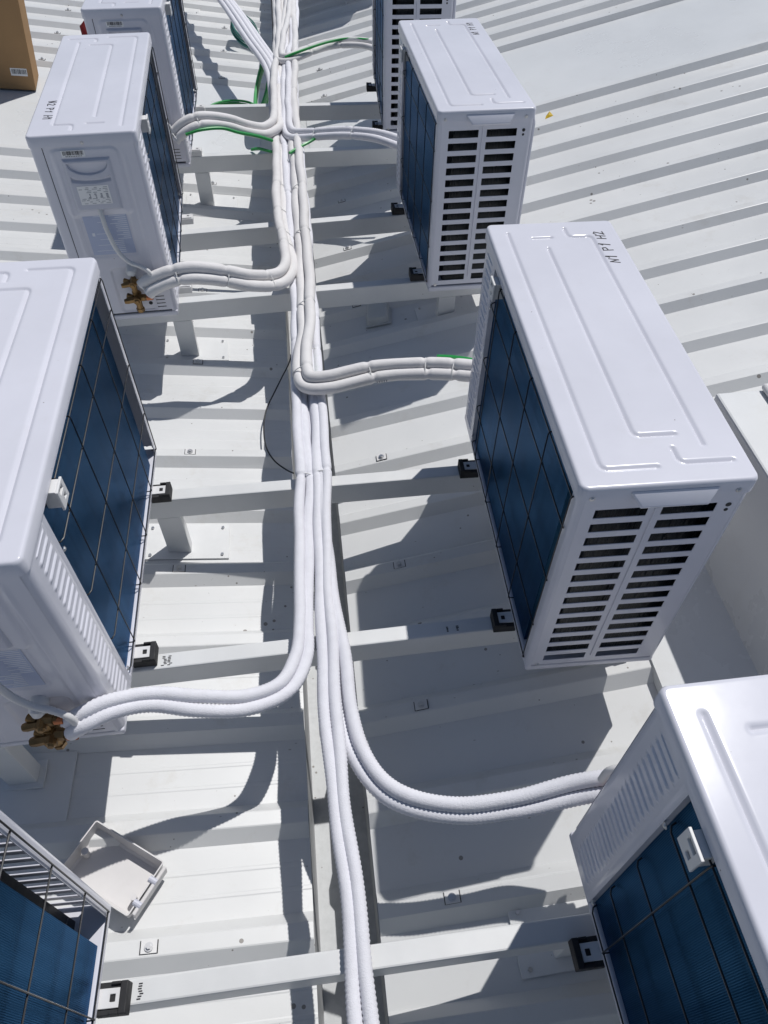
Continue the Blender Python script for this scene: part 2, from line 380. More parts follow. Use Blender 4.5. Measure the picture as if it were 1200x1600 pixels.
def unit_mesh():
    ms = {}
    # lid: rounded plan, rolled edge, skirt
    e = .003; x0, x1, y0, y1 = -e, D + e, -e, W + e; rc = .016; re = .007
    def lid_pt(u, v):
        x = x0 + (x1 - x0) * u; y = y0 + (y1 - y0) * v
        # pull the grid's corners onto the rounded plan
        cx = min(max(x, x0 + rc), x1 - rc); cy = min(max(y, y0 + rc), y1 - rc); dx, dy = x - cx, y - cy
        if dx and dy:
            m_ = max(abs(dx), abs(dy)); k = m_ / math.hypot(dx, dy); x, y = cx + dx*k, cy + dy*k
            de = rc - math.hypot(x - cx, y - cy)
        else: de = min(x - x0, x1 - x, y - y0, y1 - y)
        z = H + lid_h(x, y)
        if de < re: z -= re - math.sqrt(max(0, re*re - (re - de)**2))
        return (x, y, z)
    mb = MB().grid(GX, GY, lid_pt, flip=False)
    # skirt follows the border ring
    ring = [i*(GY+1) for i in range(GX)] + [GX*(GY+1)+j for j in range(GY)] + [i*(GY+1)+GY for i in range(GX,0,-1)] + [j for j in range(GY,0,-1)]
    n = len(mb.v); bot = [(mb.v[i][0], mb.v[i][1], H - .034) for i in ring]
    mid = [(Vector((D/2, W/2, 0)) * .012 + Vector((mb.v[i][0], mb.v[i][1], H - .034)) * .988) for i in ring]; mid = [(p.x, p.y, H - .034) for p in mid]
    mb.v += bot + mid; k = len(ring)
    for i in range(k):
        j = (i + 1) % k; mb.f.append((ring[j], ring[i], n+i, n+j)); mb.f.append((n+j, n+i, n+k+i, n+k+j))
    ms['lid'] = mb.mesh('lid', PAINT, smooth=50)
    # slotted end panel with wrapped corner flanges
    cols = [.012, .037, .135, .162, .262, D - .014]; rows = [.030]
    for r_ in range(14): rows += [.048 + r_*.0396, .048 + r_*.0396 + .0235]
    rows += [.616]
    mb = MB(); plate(mb, cols, rows, lambda i, j: i in (1, 3) and j % 2 == 1, lambda u, v, d: (u, d, v), .0022)
    ms['slotted_panel'] = mb.mesh('slotted_panel', PAINT, bevel=.0006, seg=1)
    mb = MB().strip([(0, .030)] + arc(.012, .012, .012, 180, 270, 6) , .022, .616, .0018)
    mb.strip(arc(D - .014, .012, .012, 270, 360, 6) + [(D - .002, .030)], .022, .616, .0018)
    ms['corner_post'] = mb.mesh('corner_post', PAINT, smooth=50)
    # pressed crease on the mullion
    mb = MB().tube([(.1485, -.001, .06), (.1485, -.001, .60)], .0022, 6)
    ms['mullion_bead'] = mb.mesh('mullion_bead', PAINT, smooth=True)
    # front panel (fan side)
    mb = MB().strip([(D, .0305), (D, W - .012)] + arc(D - .012, W - .012, .012, 0, 90, 5) + [(.281, W)], .022, .616, .0018)
    ms['front_panel'] = mb.mesh('front_panel', PAINT, smooth=40)
    # service panel at the valve end: pressed relief
    def svc(u, v):
        x = .013 + (.2785 - .013) * u; z = .030 + (.616 - .030) * v; d = 0
        def rrect(cx, cz, hx, hz, rad):
            qx, qz = abs(x - cx) - hx + rad, abs(z - cz) - hz + rad
            return math.hypot(max(qx, 0), max(qz, 0)) + min(max(qx, qz), 0) - rad
        def stepf(q, wd): return 1 / (1 + math.exp(max(-40, min(40, q / wd))))
        d += .004 * stepf(rrect(.163, .500, .098, .105, .02), .0012)
        d -= .003 * stepf(rrect(.160, .328, .080, .078, .018), .0012)
        d -= .004 * stepf(rrect(.128, .118, .062, .085, .015), .0014)
        d += .0022 * math.exp(-((x - .252) / .004) ** 2) * stepf(abs(z - .30) - .27, .01)
        d += .0030 * math.exp(-((x - .048) / .005) ** 2) * stepf(abs(z - .36) - .22, .01)
        return (x, W + d, z)
    mb = MB().grid(76, 150, svc, flip=False); n = len(mb.v); F0 = list(mb.f)
    ms['service_panel'] = mb.mesh('service_panel', PAINT, smooth=60)
    # ribbed corner panel between coil and valve end
    path = [(0, .772), (0, W - .026)] + arc(.024, W - .024, .024, 180, 90, 8)[0:] 
    def ribbed(u, v):
        y = .768 + (W - .024 - .768) * u; z = .022 + (.616 - .022) * v; d = 0
        if .040 < z < .598:
            q = ((z - .040) / .0238) % 1; ph = abs(q - .5)
            inside = max(0, min(1, (y - .790) / .005)) * max(0, min(1, (.856 - y) / .005))
            d = .0034 * inside * max(0, 1 - (abs(q - .5) / .20) ** 2) if ph < .2 else 0
        d += -.0012 * math.exp(-((y - .780) / .003) ** 2)
        return (-d, y, z)
    mb = MB().grid(30, 330, ribbed, flip=True)
    pa = arc(.024, W - .024, .024, 180, 100, 8)
    mb.strip(pa, .022, .616, -.0018)
    mb.box(0.0001, .016, .766, .768, .022, .616)
    ms['ribbed_panel'] = mb.mesh('ribbed_panel', PAINT, smooth=35, fix=False)
    # base pan with rim, rear sill under the coil and top rail
    mb = MB().box(.002, D - .002, .002, W - .002, 0, .021)
    ms['base_pan'] = mb.mesh('base_pan', PAINT, bevel=.006, seg=3)
    # coil, wrapped towards the slotted end
    mb = MB().box(.012, .030, .074, .766, .0215, .612)
    ms['coil'] = mb.mesh('coil', COIL, bevel=.001)
    mb = MB().box(.060, D - .02, .030, .045, .0215, .612)
    ms['coil_return'] = mb.mesh('coil_return', FINS)
    mb = MB().box(.060, D - .006, .050, W - .008, .0215, .612)  # dark box added inside to stop light passing through the casing
    ms['light_block_box'] = mb.mesh('light_block_box', DARK)
    # guard wires
    for z, nm in ((.600,0),(.515,1),(.345,2),(.175,3),(.035,4)):
        ya, yb = (.022, .700) if nm == 0 else (.0215, .758)
        pts = [(-.0022, ya, z), (-.0022, yb - .012, z), (.002, yb - .003, z), (.010, yb, z)]
        ms['hw%d' % nm] = MB().tube(pts, .0016, 6).mesh('guard_wire', BLACKP, smooth=True)
    for y in (.022, .190, .352, .512, .680):
        zt = .600
        ms['vw%g' % y] = MB().tube([(.010, y, zt + .003), (-.003, y, zt + .0025), (-.0048, y, zt - .004), (-.0048, y, .036), (-.003, y, .0325), (.010, y, .032)], .0015, 6).mesh('guard_wire', BLACKP, smooth=True)
    # feet and rubber pads
    mb = MB(); plate(mb, [-.036, -.025, -.015, .012], [-.0155, -.006, .006, .0155], lambda i, j: i == 1 and j == 1, lambda u, v, d: (u, v, -.004 + d), .0035)
    ms['foot'] = mb.mesh('foot', PLAS, bevel=.0008, seg=1)
    mb = MB().box(-.046, .010, -.0255, .0255, -.030, -.0045).box(-.046, -.033, -.0255, .0255, -.0045, .003)
    mb.box(-.033, -.016, .0205, .0255, -.0045, .0025).box(-.033, -.016, -.0255, -.0205, -.0045, .0025)
    ms['rubber_pad'] = mb.mesh('rubber_pad', RUB, bevel=.0015, seg=2)
    # lid lip over the slotted end (carry handle)
    mb = MB().add([(.088,-.0032,.636),(.248,-.0032,.636),(.228,-.022,.612),(.108,-.022,.612),(.088,-.0032,.628),(.248,-.0032,.628),(.230,-.019,.606),(.106,-.019,.606)],
                  [(0,3,2,1),(4,5,6,7),(0,1,5,4),(1,2,6,5),(2,3,7,6),(3,0,4,7)])
    ms['lid_lip'] = mb.mesh('lid_lip', PAINT, bevel=.002, seg=3, smooth=40)
    # sensor holder at the top of the coil
    mb = MB(); plate(mb, [.684, .696, .706, .716, .726], [.566, .576, .586, .596, .606, .612], lambda i, j: (i, j) in ((1,1),(2,3),(1,3)), lambda u, v, d: (-.019 + d, u, v), .005)
    mb.box(-.0135, .011, .688, .722, .570, .610)
    ms['sensor_holder'] = mb.mesh('sensor_holder', PLAS, bevel=.0012)
    # screws
    ms['screw'] = MB().tube([(0,0,0),(0,-.0012,0)], .0055, 12).tube([(0,-.0012,0),(0,-.0032,0)], [.0042,.003], 10).mesh('screw', ZINC, smooth=30)
    ms['keyhole'] = MB().tube([(.284,-.0006,.580),(.284,.0010,.580)], .0055, 12).tube([(.284,-.0007,.566),(.284,.0010,.566)], .004, 10).mesh('keyhole', DARK)
    # service cover with a finger pocket (valve end)
    def cov(u, v):
        x = .092 + (.234 - .092) * u; z = .415 + (.578 - .415) * v; d = .0115
        ed = min(x - .092, .234 - x, z - .415, .578 - z); d -= max(0, .006 - ed) * 1.2
        a = (x - .163) / .058
        if abs(a) < 1:
            top = .566; bot = .566 - .030 * math.sqrt(1 - a*a) - .006
            if bot < z < top: d -= .018 * min(1, (z - bot) / .006) * min(1, (top - z) / .004)
            t2 = .527 - .010 * math.sqrt(1 - a*a); b2 = .503 + .006 * a * a
            if b2 < z < t2: d -= .014 * min(1, (z - b2) / .012) * min(1, (t2 - z) / .004)
        return (x, W + d, z)
    mb = MB().grid(64, 72, cov); mb.box(.0925, .2335, W - .001, W + .0035, .4155, .5775)
    ms['service_cover'] = mb.mesh('service_cover', COVR, smooth=60, fix=False)
    def label(x0, x1, z0, z1, yy): return MB().box(x0, x1, W + yy, W + yy + .0006, z0, z1)
    ms['barcode_label'] = label(.160, .229, .583, .603, .0046).mesh('barcode_label', LABEL)
    mb = MB(); x = .165; rd = random.Random(3)
    while x < .224:
        wd = rd.choice((.0008, .0013, .002)); mb.box(x, x + wd, W + .0053, W + .0056, .589, .601); x += wd + rd.choice((.0008, .0012, .0018))
    for q in range(10): mb.box(.170 + q*.005, .173 + q*.005, W + .0053, W + .0056, .5845, .5865)
    ms['bars'] = mb.mesh('barcode_print', INK)
    ms['rating_plate'] = label(.118, .213, .438, .497, .0118).mesh('rating_plate', LABEL)
    mb = MB()
    for q in range(11):
        z = .4925 - q * .005
        if q in (4, 5, 6): 
            for c in range(4): mb.box(.124 + c*.018, .124 + c*.018 + rd.uniform(.003,.008), W + .0125, W + .0128, z - .0042, z)
        else:
            x = .122
            while x < .203: wd = rd.uniform(.004, .016); mb.box(x, x + wd, W + .0125, W + .0128, z - .0018, z); x += wd + rd.uniform(.003,.02)
    ms['rating_print'] = mb.mesh('rating_print', INKF)
    ms['diagram_label'] = label(.090, .228, .258, .398, -.0024).mesh('diagram_label', BLUEL)
    mb = MB()
    for q in range(20):
        z = .392 - q*.0066; x = .094 if q < 13 else .12
        mb.box(x, x + rd.uniform(.020, .055), W - .0017, W - .0014, z - .0022, z)
        if q % 3 == 0: mb.box(.165, .165 + rd.uniform(.01, .05), W - .0017, W - .0014, z - .0015, z)
    mb.box(.205, .214, W - .0017, W - .0014, .325, .336)
    ms['diagram_print'] = mb.mesh('diagram_print', INKB)
    # conduit from the cover down to the pipes
    pts = catmull([(.164, W + .004, .420), (.163, W + .012, .40), (.158, W + .022, .35), (.143, W + .028, .285), (.115, W + .034, .245), (.080, W + .040, .228), (.055, W + .046, .205), (.05, W + .046, .16)], .003)
    ms['conduit'] = MB().tube(pts, [.0075 + (.0006 if i % 2 else -.0004) for i in range(len(pts))], 10).mesh('conduit', PLAS, smooth=True)
    # louvre slits and holes low on the valve end
    mb = MB()
    for q in range(4): mb.box(.036, .066, W - .003, W + .0004, .085 - q*.014, .088 - q*.014)
    mb.box(.075, .118, W - .006, W - .0032, .034, .0365); mb.tube([(.088, W - .006, .060), (.088, W - .0031, .060)], .007, 12)
    ms['slits'] = mb.mesh('vent_slit', DARK)
    # service valves
    def valve(x, z, big):
        s_ = 1.1 if big else .95; V_ = MB()
        V_.tube([(x, W - .004, z), (x, W + .030*s_, z)], .0105*s_, 14)
        V_.tube([(x, W + .048*s_, z), (x, W + .053*s_, z)], [.0085*s_, .006*s_], 12)
        V_.tube([(x, W + .026*s_, z - .036*s_), (x, W + .026*s_, z - .048*s_)], [.0135*s_, .0125*s_], 6)
        V_.tube([(x - .026*s_, W + .030*s_, z + .003), (x - .034*s_, W + .031*s_, z + .004)], [.009*s_, .008*s_], 10)
        V_.tube([(x, W + .012*s_, z), (x, W + .026*s_, z)], .0135*s_, 6)
        V_.tube([(x + .004, W + .034*s_, z), (x + .030*s_, W + .036*s_, z - .002), (x + .040*s_, W + .037*s_, z - .003)], [.010*s_, .0105*s_, .008*s_], 6)
        V_.tube([(x, W + .020*s_, z), (x, W + .048*s_, z)], [.012*s_, .0115*s_], 10)
        V_.tube([(x, W + .026*s_, z), (x, W + .026*s_, z - .036*s_)], [.010*s_, .0105*s_], 10)
        V_.tube([(x, W + .026*s_, z), (x - .026*s_, W + .030*s_, z + .003)], [.0125*s_, .0120*s_], 6)
        V_.tube([(x + .012*s_, W + .026*s_, z + .004), (x + .030*s_, W + .020*s_, z + .008)], [.008*s_, .009*s_], 8)
        return V_
    ms['valve_a'] = valve(.124, .162, False).mesh('service_valve', BRASS, smooth=25)
    ms['valve_b'] = valve(.122, .104, True).mesh('service_valve', BRASS, smooth=25)
    ms['cu_a'] = MB().tube([(.098, W + .031, .165), (.080, W + .032, .166)], .0075, 10).mesh('copper_stub', COPPER, smooth=True)
    ms['cu_b'] = MB().tube([(.089, W + .039, .108), (.068, W + .040, .110)], .0095, 10).mesh('copper_stub', COPPER, smooth=True)
    ms['valve_boot'] = MB().tube([(.120, W - .002, .204), (.120, W + .012, .202), (.122, W + .024, .198), (.124, W + .028, .190)], [.018, .0185, .017, .010], 14).mesh('valve_boot', PLAS, smooth=50)
    # fan side
    fy, fz, fr = .40, .325, .265
    mb = MB().tube([(D + .0008, fy, fz), (D + .0022, fy, fz)], fr - .01, 48)  # black disc on the solid front paints the shade of the fan opening
    ms['fan_opening_shade'] = mb.mesh('fan_opening_shade', DARK)
    mb = MB()
    for q in range(11):
        r_ = .03 + q * (fr - .03) / 10; mb.tube([(D + .014 - .006*(q/10)**2, fy + r_*cos(2*pi*i/40), fz + r_*sin(2*pi*i/40)) for i in range(41)], .0026, 5, caps=False)
    for q in range(8):
        a = q * pi / 4 + .3; mb.tube([(D + .013, fy, fz), (D + .005, fy + fr*cos(a), fz + fr*sin(a))], .0036, 6)
    mb.tube([(D + .006, fy + fr*cos(2*pi*i/48), fz + fr*sin(2*pi*i/48)) for i in range(49)], .010, 8, caps=False)
    ms['fan_guard'] = mb.mesh('fan_guard', PAINT, smooth=50)
    mb = MB().tube([(D + .006, .034, .05), (D + .0075, .034, .07), (D + .0075, .034, .585), (D + .006, .034, .605)], [.005, .0085, .0085, .005], 10)
    ms['grip_bar'] = mb.mesh('grip_bar', PAINT, smooth=50)
    return ms
UM = unit_mesh()
# handwritten strokes, unit box, baseline 0..1
GLY = {'N': [[(.05,0),(.0,1)],[(.0,1),(.45,.02)],[(.45,.02),(.5,1)]], '1': [[(.05,.7),(.25,1)],[(.25,1),(.2,0)]], 'P': [[(.1,0),(.05,1)],[(.05,1),(.45,.95),(.5,.65),(.3,.48),(.08,.45)]],
       'H': [[(.05,0),(.0,1)],[(.5,0),(.48,1)],[(.02,.5),(.5,.55)]], '2': [[(.0,.8),(.2,1),(.45,.85),(.3,.45),(.0,.02)],[(.0,.02),(.5,.06)]], ' ': []}
def writing(txt, x, y, size, adv, jit):
    """marker strokes on the lid: baseline along +y, letters' tops towards -x"""
    mb = MB(); rd = random.Random(jit); cy = y
    for ch in txt:
        sk = rd.uniform(-.05, .22); hs = rd.uniform(.85, 1.12)
        for st in GLY[ch]:
            P = [(x - v*size + rd.uniform(-.0011,.0011), cy + u*size*1.15 + rd.uniform(-.0006,.0006)) for u, v in [(u + sk*v, v*hs) for u, v in st]]
            for (ax, ay), (bx, by) in zip(P, P[1:]):
                d = Vector((bx-ax, by-ay)); d.normalize(); nn = Vector((-d.y, d.x)) * .0015; d *= .0008
                z = H + .0016*sin(pi*ax/D)*sin(pi*ay/W) + .0005
                Q = [(ax-d.x+nn.x, ay-d.y+nn.y), (ax-d.x-nn.x, ay-d.y-nn.y), (bx+d.x-nn.x, by+d.y-nn.y), (bx+d.x+nn.x, by+d.y+nn.y)]
                mb.add([(p[0],p[1],z) for p in Q] + [(p[0],p[1],z-.0008) for p in Q], [(0,1,2,3),(7,6,5,4),(0,4,5,1),(1,5,6,2),(2,6,7,3),(3,7,4,0)])
        cy += adv if ch != ' ' else adv * .55
    return mb.mesh('marker_text', INK)
def P_(name, key, par): return link(name, UM[key], par)
proto = empty('air_conditioner_unit')
lid = P_('lid', 'lid', proto); P_('lid_lip', 'lid_lip', lid)
sp = P_('slotted_panel', 'slotted_panel', proto); P_('corner_post', 'corner_post', proto); P_('mullion_bead', 'mullion_bead', sp); P_('keyhole', 'keyhole', sp)
P_('front_panel', 'front_panel', proto); sv = P_('service_panel', 'service_panel', proto); P_('ribbed_panel', 'ribbed_panel', proto); P_('base_pan', 'base_pan', proto)
P_('coil', 'coil', proto); P_('coil', 'coil_return', proto); P_('light_block_box', 'light_block_box', proto)
for k in UM:
    if k.startswith('hw') or k.startswith('vw'): P_('guard_wire', k, proto)
for y in (.155, .690):
    for s_ in (0, 1):
        f_ = P_('foot', 'foot', proto); pd = P_('rubber_pad', 'rubber_pad', f_)
        f_.location = (0, y, 0) if not s_ else (D, y, 0)
        if s_: f_.rotation_euler.z = pi
P_('sensor_holder', 'sensor_holder', proto)
for (x, z, yy, par) in ((.022, .622, -.003, lid), (D-.03, .622, -.003, lid), (.026, .032, 0, sp)):
    s_ = P_('screw', 'screw', par); s_.location = (x, yy, z)
for (x, z, par, yy) in ((.16, .622, lid, W + .003), (.262, .044, sv, W)):
    s_ = P_('screw', 'screw', par); s_.location = (x, yy, z); s_.rotation_euler.z = pi
for (y, z) in ((.76, .50), (.76, .05)):
    s_ = P_('screw', 'screw', proto); s_.location = (0, y, z); s_.rotation_euler.z = -pi/2
cv = P_('service_cover', 'service_cover', proto); rp = P_('rating_plate', 'rating_plate', cv); P_('rating_print', 'rating_print', cv)
bl = P_('barcode_label', 'barcode_label', sv); P_('barcode_print', 'bars', sv); P_('diagram_label', 'diagram_label', sv); P_('diagram_print', 'diagram_print', sv)
P_('conduit', 'conduit', proto); P_('vent_slit', 'slits', sv)
va = P_('service_valve', 'valve_a', proto); P_('copper_stub', 'cu_a', va); vb = P_('service_valve', 'valve_b', proto); P_('copper_stub', 'cu_b', vb); P_('valve_boot', 'valve_boot', proto)
P_('fan_opening_shade', 'fan_opening_shade', proto); P_('fan_guard', 'fan_guard', proto); P_('grip_bar', 'grip_bar', proto)
GRP = 'air conditioner outdoor units on the roof'
units = {  # x, y of near coil-side corner, yaw, side
 'R2': (.45590705, -.14172525, -.02457976, 1, 'large white outdoor unit with N1 P1 H2 written on its lid', 'N1 P1 H2'),
 'R1': (.47327229, 1.4692711, .01268586, 1, 'white outdoor unit with full slotted end, small faded marker note on lid', 'N1 P1 H1'),
 'R3': (.46164336, -1.41268091, .00749585, 1, 'white outdoor unit cut by the bottom right corner, dark coil showing', None),
 'R0': (.46566757, 2.89318842, -.04161419, 1, 'farthest outdoor unit on the right, its top cut by the picture edge', None),
 'RF': (.47, 5.80, .0, 1, 'outdoor unit beyond the top edge, only its shadow on the roof shows', None),
 'L1': (-.46474958, -.19732304, .00922852, -1, 'large white outdoor unit at the left edge with broad blue coil', None),
 'L2': (-.45671821, 1.41428168, .04457177, -1, 'white outdoor unit with N2 P1 H1 on its lid and a rating plate', 'N2 P1 H1'),
 'L3': (-.47186513, -1.43999496, -.02215372, -1, 'outdoor unit in the bottom left corner, only its blue coil visible', None),
 'L0': (-.48106973, 2.62229831, .01516254, -1, 'farthest outdoor unit on the left, behind the one with rating plate', None)}
UO = {}
for i, (k, (x, y, th, sd, lab, txt)) in enumerate(units.items()):
    o = proto if i == 0 else copy_tree(proto)
    if sd > 0: o.location = (x, y, 0); o.rotation_euler.z = th
    else: o.location = (x - W*sin(th), y + W*cos(th), 0); o.rotation_euler.z = th + pi
    tag(o, lab, 'air conditioner', GRP); UO[k] = o
wp = MB().box(-.040, .010, -.020, .020, -.030, -.0045).mesh('foot_spacer', PLAS, bevel=.0015)
for k in ('L2', 'L0'):
    for f_ in UO[k].children:
        if f_.name.startswith('foot'):
            for c in f_.children: c.data = wp; c.name = 'foot_spacer'
for k, (x, y, th, sd, lab, txt) in units.items():
    if txt:
        ld = [c for c in UO[k].children if c.name.startswith('lid')][0]
        link('marker_text', writing(txt, .281, .700 if sd > 0 else .640, .0235, .0215, 5 + len(lab)), ld)
bpy.context.view_layer.update()

sp_ = empty('support_post', (-.775, -.165, ZL(-.775) - RH0))
MB().box(-.035, .035, -.022, .022, .012, -.001 - ZL(-.775) + RH0).build('post', BEAM, sp_, bevel=.003)
bpl = MB().box(-.115, .112, -.118, .058, .0015, .0075); bpl.v = [(x, y, z - .13 * x) for x, y, z in bpl.v]; bpl.build('base_plate', BEAM, sp_, bevel=.001)
MB().box(-.05, .05, -.035, .035, .0065, .0135).build('shim', BEAM, sp_, bevel=.001)
tag(sp_, 'short white post on a square base plate in shade under the left edge unit', 'post')

# ================================================================== PIPES
def pair(name, label, path, r, mtl, ribbed, fab=lambda p: 1.0, off=(.6, 1.0), lat=.95, vert=.35, ties=(), smooth_from=None, extra=None, cat='pipes', tie_mat=TIE, ends=None):
    """two insulated pipes side by side along one path"""
    step = .0046 if ribbed else .006
    C0 = catmull(path, step); k = len(C0); root = empty(name, C0[0]); org = Vector(C0[0])
    rd = random.Random(label); ph = [rd.random()*6 for _ in range(6)]
    for s_ in (-1, 1):
        pts = []; rad = []; acc = 0
        for i in range(k):
            T = (C0[min(i+1,k-1)] - C0[max(i-1,0)]).normalized(); lv = T.cross(Vector((0,0,1)));
            if lv.length < .1: lv = Vector((1,0,0))
            lv.normalize(); upv = lv.cross(T)
            sl_ = i * step
            wob = .0022 * sin(sl_*9 + ph[0] + s_) + .0016 * sin(sl_*23 + ph[1]*s_)
            pts.append(C0[i] - org + lv * (s_ * r * lat + wob) + upv * (s_ * r * vert + .0015*sin(sl_*14 + ph[2])))
            dip = 1.0
            for t_ in ties: dip -= .20 * math.exp(-((sl_ - t_ - .006*s_) / .007) ** 2)
            if ribbed:
                q_ = fab(C0[i]); rad.append(r * dip * (1 + .02*sin(sl_*37 + ph[3]) + (1-q_)*(.10 + .03*sin(sl_*13 + ph[4]*s_))) + q_*(.0010 if i % 2 else -.0008))
            else: rad.append(r * dip * (1 + .03*sin(sl_*11 + ph[4]*s_) + .012*sin(sl_*41 + ph[5])))
        MB().tube(pts, rad, 14).build('insulated_pipe', mtl, root, smooth=True if not ribbed else 75, fix=False)
    for t_ in ties:
        i = min(k - 2, int(t_ / step)); T = (C0[i+1] - C0[max(0,i-1)]).normalized(); lv = T.cross(Vector((0,0,1))).normalized(); upv = lv.cross(T); c = C0[i] - org
        ring = []
        for q in range(29):
            a = 2*pi*q/28; ring.append(c + lv*cos(a)*(r*lat + r*.92) + upv*(sin(a)*r*.98 + cos(a)*r*vert))
        MB().tube(ring, .0017, 5, caps=False).build('cable_tie', tie_mat, root, smooth=True)
    tag(root, label, cat, 'insulated pipe pairs along the valley'); return root
def vec(L_): return L_
END = 12.0
END = 8.0
near = lambda p: 1.0 if p.y < .555 else 0.0
pair('pipe_pair', 'white hose pair running straight down to the bottom edge', [(.012,-1.6,-.01),(.010,-1.1,-.008),(.008,-.77,-.010),(.006,-.575,-.008),(-.004,-.39,-.006),(-.009,-.17,-.004),(-.006,.02,.0),(-.002,.19,0),(.012,.48,.0),(.016,.60,.001),(.021,.85,.003),(.021,1.1,.003),(.025,1.55,.004),(.030,2.05,.004),(.030,2.66,.004),(.022,3.03,.006),(.040,3.75,.006),(.07,4.5,.006),(.1,5.4,.006),(.11,END,.006)], .0142, FAB, True, fab=near, vert=.12, lat=.83, ties=(2.165,2.75,2.93,3.2,3.42,3.9,4.5,5.0,5.5))
pair('pipe_pair', 'white hose pair curving left to the unit with large brass valves', [(.06,END,.006),(.05,5.4,.006),(.028,4.5,.006),(-.016,3.75,.006),(-.034,3.03,.006),(-.024,2.66,.005),(-.022,2.05,.004),(-.022,1.55,.004),(-.028,1.1,.003),(-.038,.85,.003),(-.037,.66,.001),(-.036,.53,.0),(-.044,.40,.0),(-.049,.28,.0),(-.054,.16,.0),(-.062,.05,.002),(-.072,-.045,.004),(-.110,-.128,.018),(-.192,-.168,.040),(-.292,-.186,.092),(-.378,-.195,.150),(-.448,-.214,.176),(-.505,-.236,.172),(-.540,-.238,.145)], .0150, FAB, True, fab=near, vert=.42, lat=.78, ties=(3.4,3.95,4.5,5.2,5.7,6.1,6.45,6.8,7.45))
pair('pipe_pair', 'ribbed white hose pair curving right to the bottom right unit', [(.0,1.4,-.014),(.0,.80,-.014),(.002,.40,-.014),(.010,.12,-.015),(.022,-.06,-.018),(.028,-.19,-.018),(.043,-.285,-.016),(.083,-.362,-.012),(.146,-.412,-.004),(.247,-.447,.006),(.352,-.452,.026),(.456,-.449,.055),(.52,-.455,.085),(.56,-.462,.105)], .0158, FAB, True, vert=-.6, lat=.66)
pair('pipe_pair', 'thick smooth foam pipe pair bending right to the N1 P1 H2 unit', [(.11,END,.034),(.06,4.5,.034),(.02,3.4,.030),(.018,2.6,.030),(.016,1.8,.032),(.012,1.5,.034),(.004,1.25,.038),(-.014,1.10,.044),(-.022,.99,.048),(-.006,.918,.055),(.060,.905,.060),(.13,.914,.066),(.21,.924,.073),(.30,.925,.079),(.40,.910,.085),(.50,.876,.092),(.57,.845,.10),(.575,.80,.10)], .0195, FOAM, False, vert=-.55, lat=.75, ties=(4.6,5.2,5.7,6.1,6.62,7.02,7.30,7.48,7.57))
pair('pipe_pair', 'thick smooth foam pipe pair bending left to the twin brass valves', [(.0,END,.0),(-.03,4.6,.004),(-.060,3.6,.008),(-.062,2.85,.012),(-.068,2.5,.014),(-.070,2.2,.018),(-.062,1.95,.026),(-.050,1.78,.034),(-.044,1.66,.044),(-.062,1.555,.060),(-.105,1.492,.076),(-.185,1.430,.116),(-.25,1.405,.150),(-.315,1.39,.176),(-.38,1.378,.192),(-.45,1.368,.188),(-.515,1.362,.165),(-.542,1.360,.145)], .020, FOAM, False, vert=.75, lat=.6, ties=(4.2,4.9,5.65,5.9,6.1,6.2,6.55,6.73,6.9,7.1))
pair('pipe_pair', 'ribbed pipe pair bending right to the unit with faded lid note', [(.10,END,.03),(.045,4.6,.03),(.012,4.0,.036),(-.006,3.5,.040),(-.014,3.12,.042),(-.016,2.93,.044),(.004,2.845,.046),(.07,2.80,.058),(.20,2.715,.092),(.30,2.64,.120),(.40,2.56,.136),(.49,2.455,.142),(.56,2.42,.12)], .0165, FAB, True, vert=-.5, lat=.8, ties=(5.3,5.52))
pair('pipe_pair', 'smooth pipe pair crossing left to the farthest left unit', [(.02,END,.03),(-.01,4.5,.03),(-.052,3.75,.032),(-.060,3.38,.034),(-.066,3.05,.05),(-.072,2.91,.066),(-.125,2.80,.085),(-.20,2.72,.130),(-.275,2.675,.172),(-.345,2.635,.200),(-.41,2.60,.214),(-.47,2.58,.200),(-.53,2.572,.16)], .0195, FOAM, False, vert=.7, lat=.65, ties=(5.6,5.72))
pair('pipe_pair', 'pipe pair with green wire bending right to the farthest right unit', [(.09,END,.05),(.07,5.6,.05),(.03,4.7,.052),(-.012,4.25,.054),(-.034,3.95,.056),(-.020,3.855,.058),(.04,3.85,.064),(.14,3.925,.076),(.25,3.985,.084),(.36,3.975,.094),(.47,3.935,.10),(.56,3.86,.10)], .017, FOAM, False, vert=-.5, lat=.8, ties=(4.35,4.55))
# faint factory print on the lower foam pipe of the bend
pp_ = [o for o in COL.objects if o.get('label', '').startswith('thick smooth foam pipe pair bending right')][0]
mb = MB(); rd = random.Random(21)
for q in range(26):
    u = q / 25; x = .055 + .19 * u; y = .905 + .019 * min(1, u * 1.4) - .0165 - .0175; z = .058 + .016 * u - .0155
    if q in (13, 14, 19, 20): continue
    h_ = rd.uniform(.003, .006); mb.add([(x, y, z), (x + .0035, y, z), (x + .0035, y - .0004, z + h_), (x, y - .0004, z + h_), (x, y + .004, z), (x + .0035, y + .004, z), (x + .0035, y + .004, z + h_), (x, y + .004, z + h_)], [(0,1,2,3),(4,7,6,5),(0,4,5,1),(1,5,6,2),(2,6,7,3),(3,7,4,0)])
pr_ = mb.build('factory_print', INKF, pp_); pr_.matrix_parent_inverse = Matrix.Translation(-pp_.location)
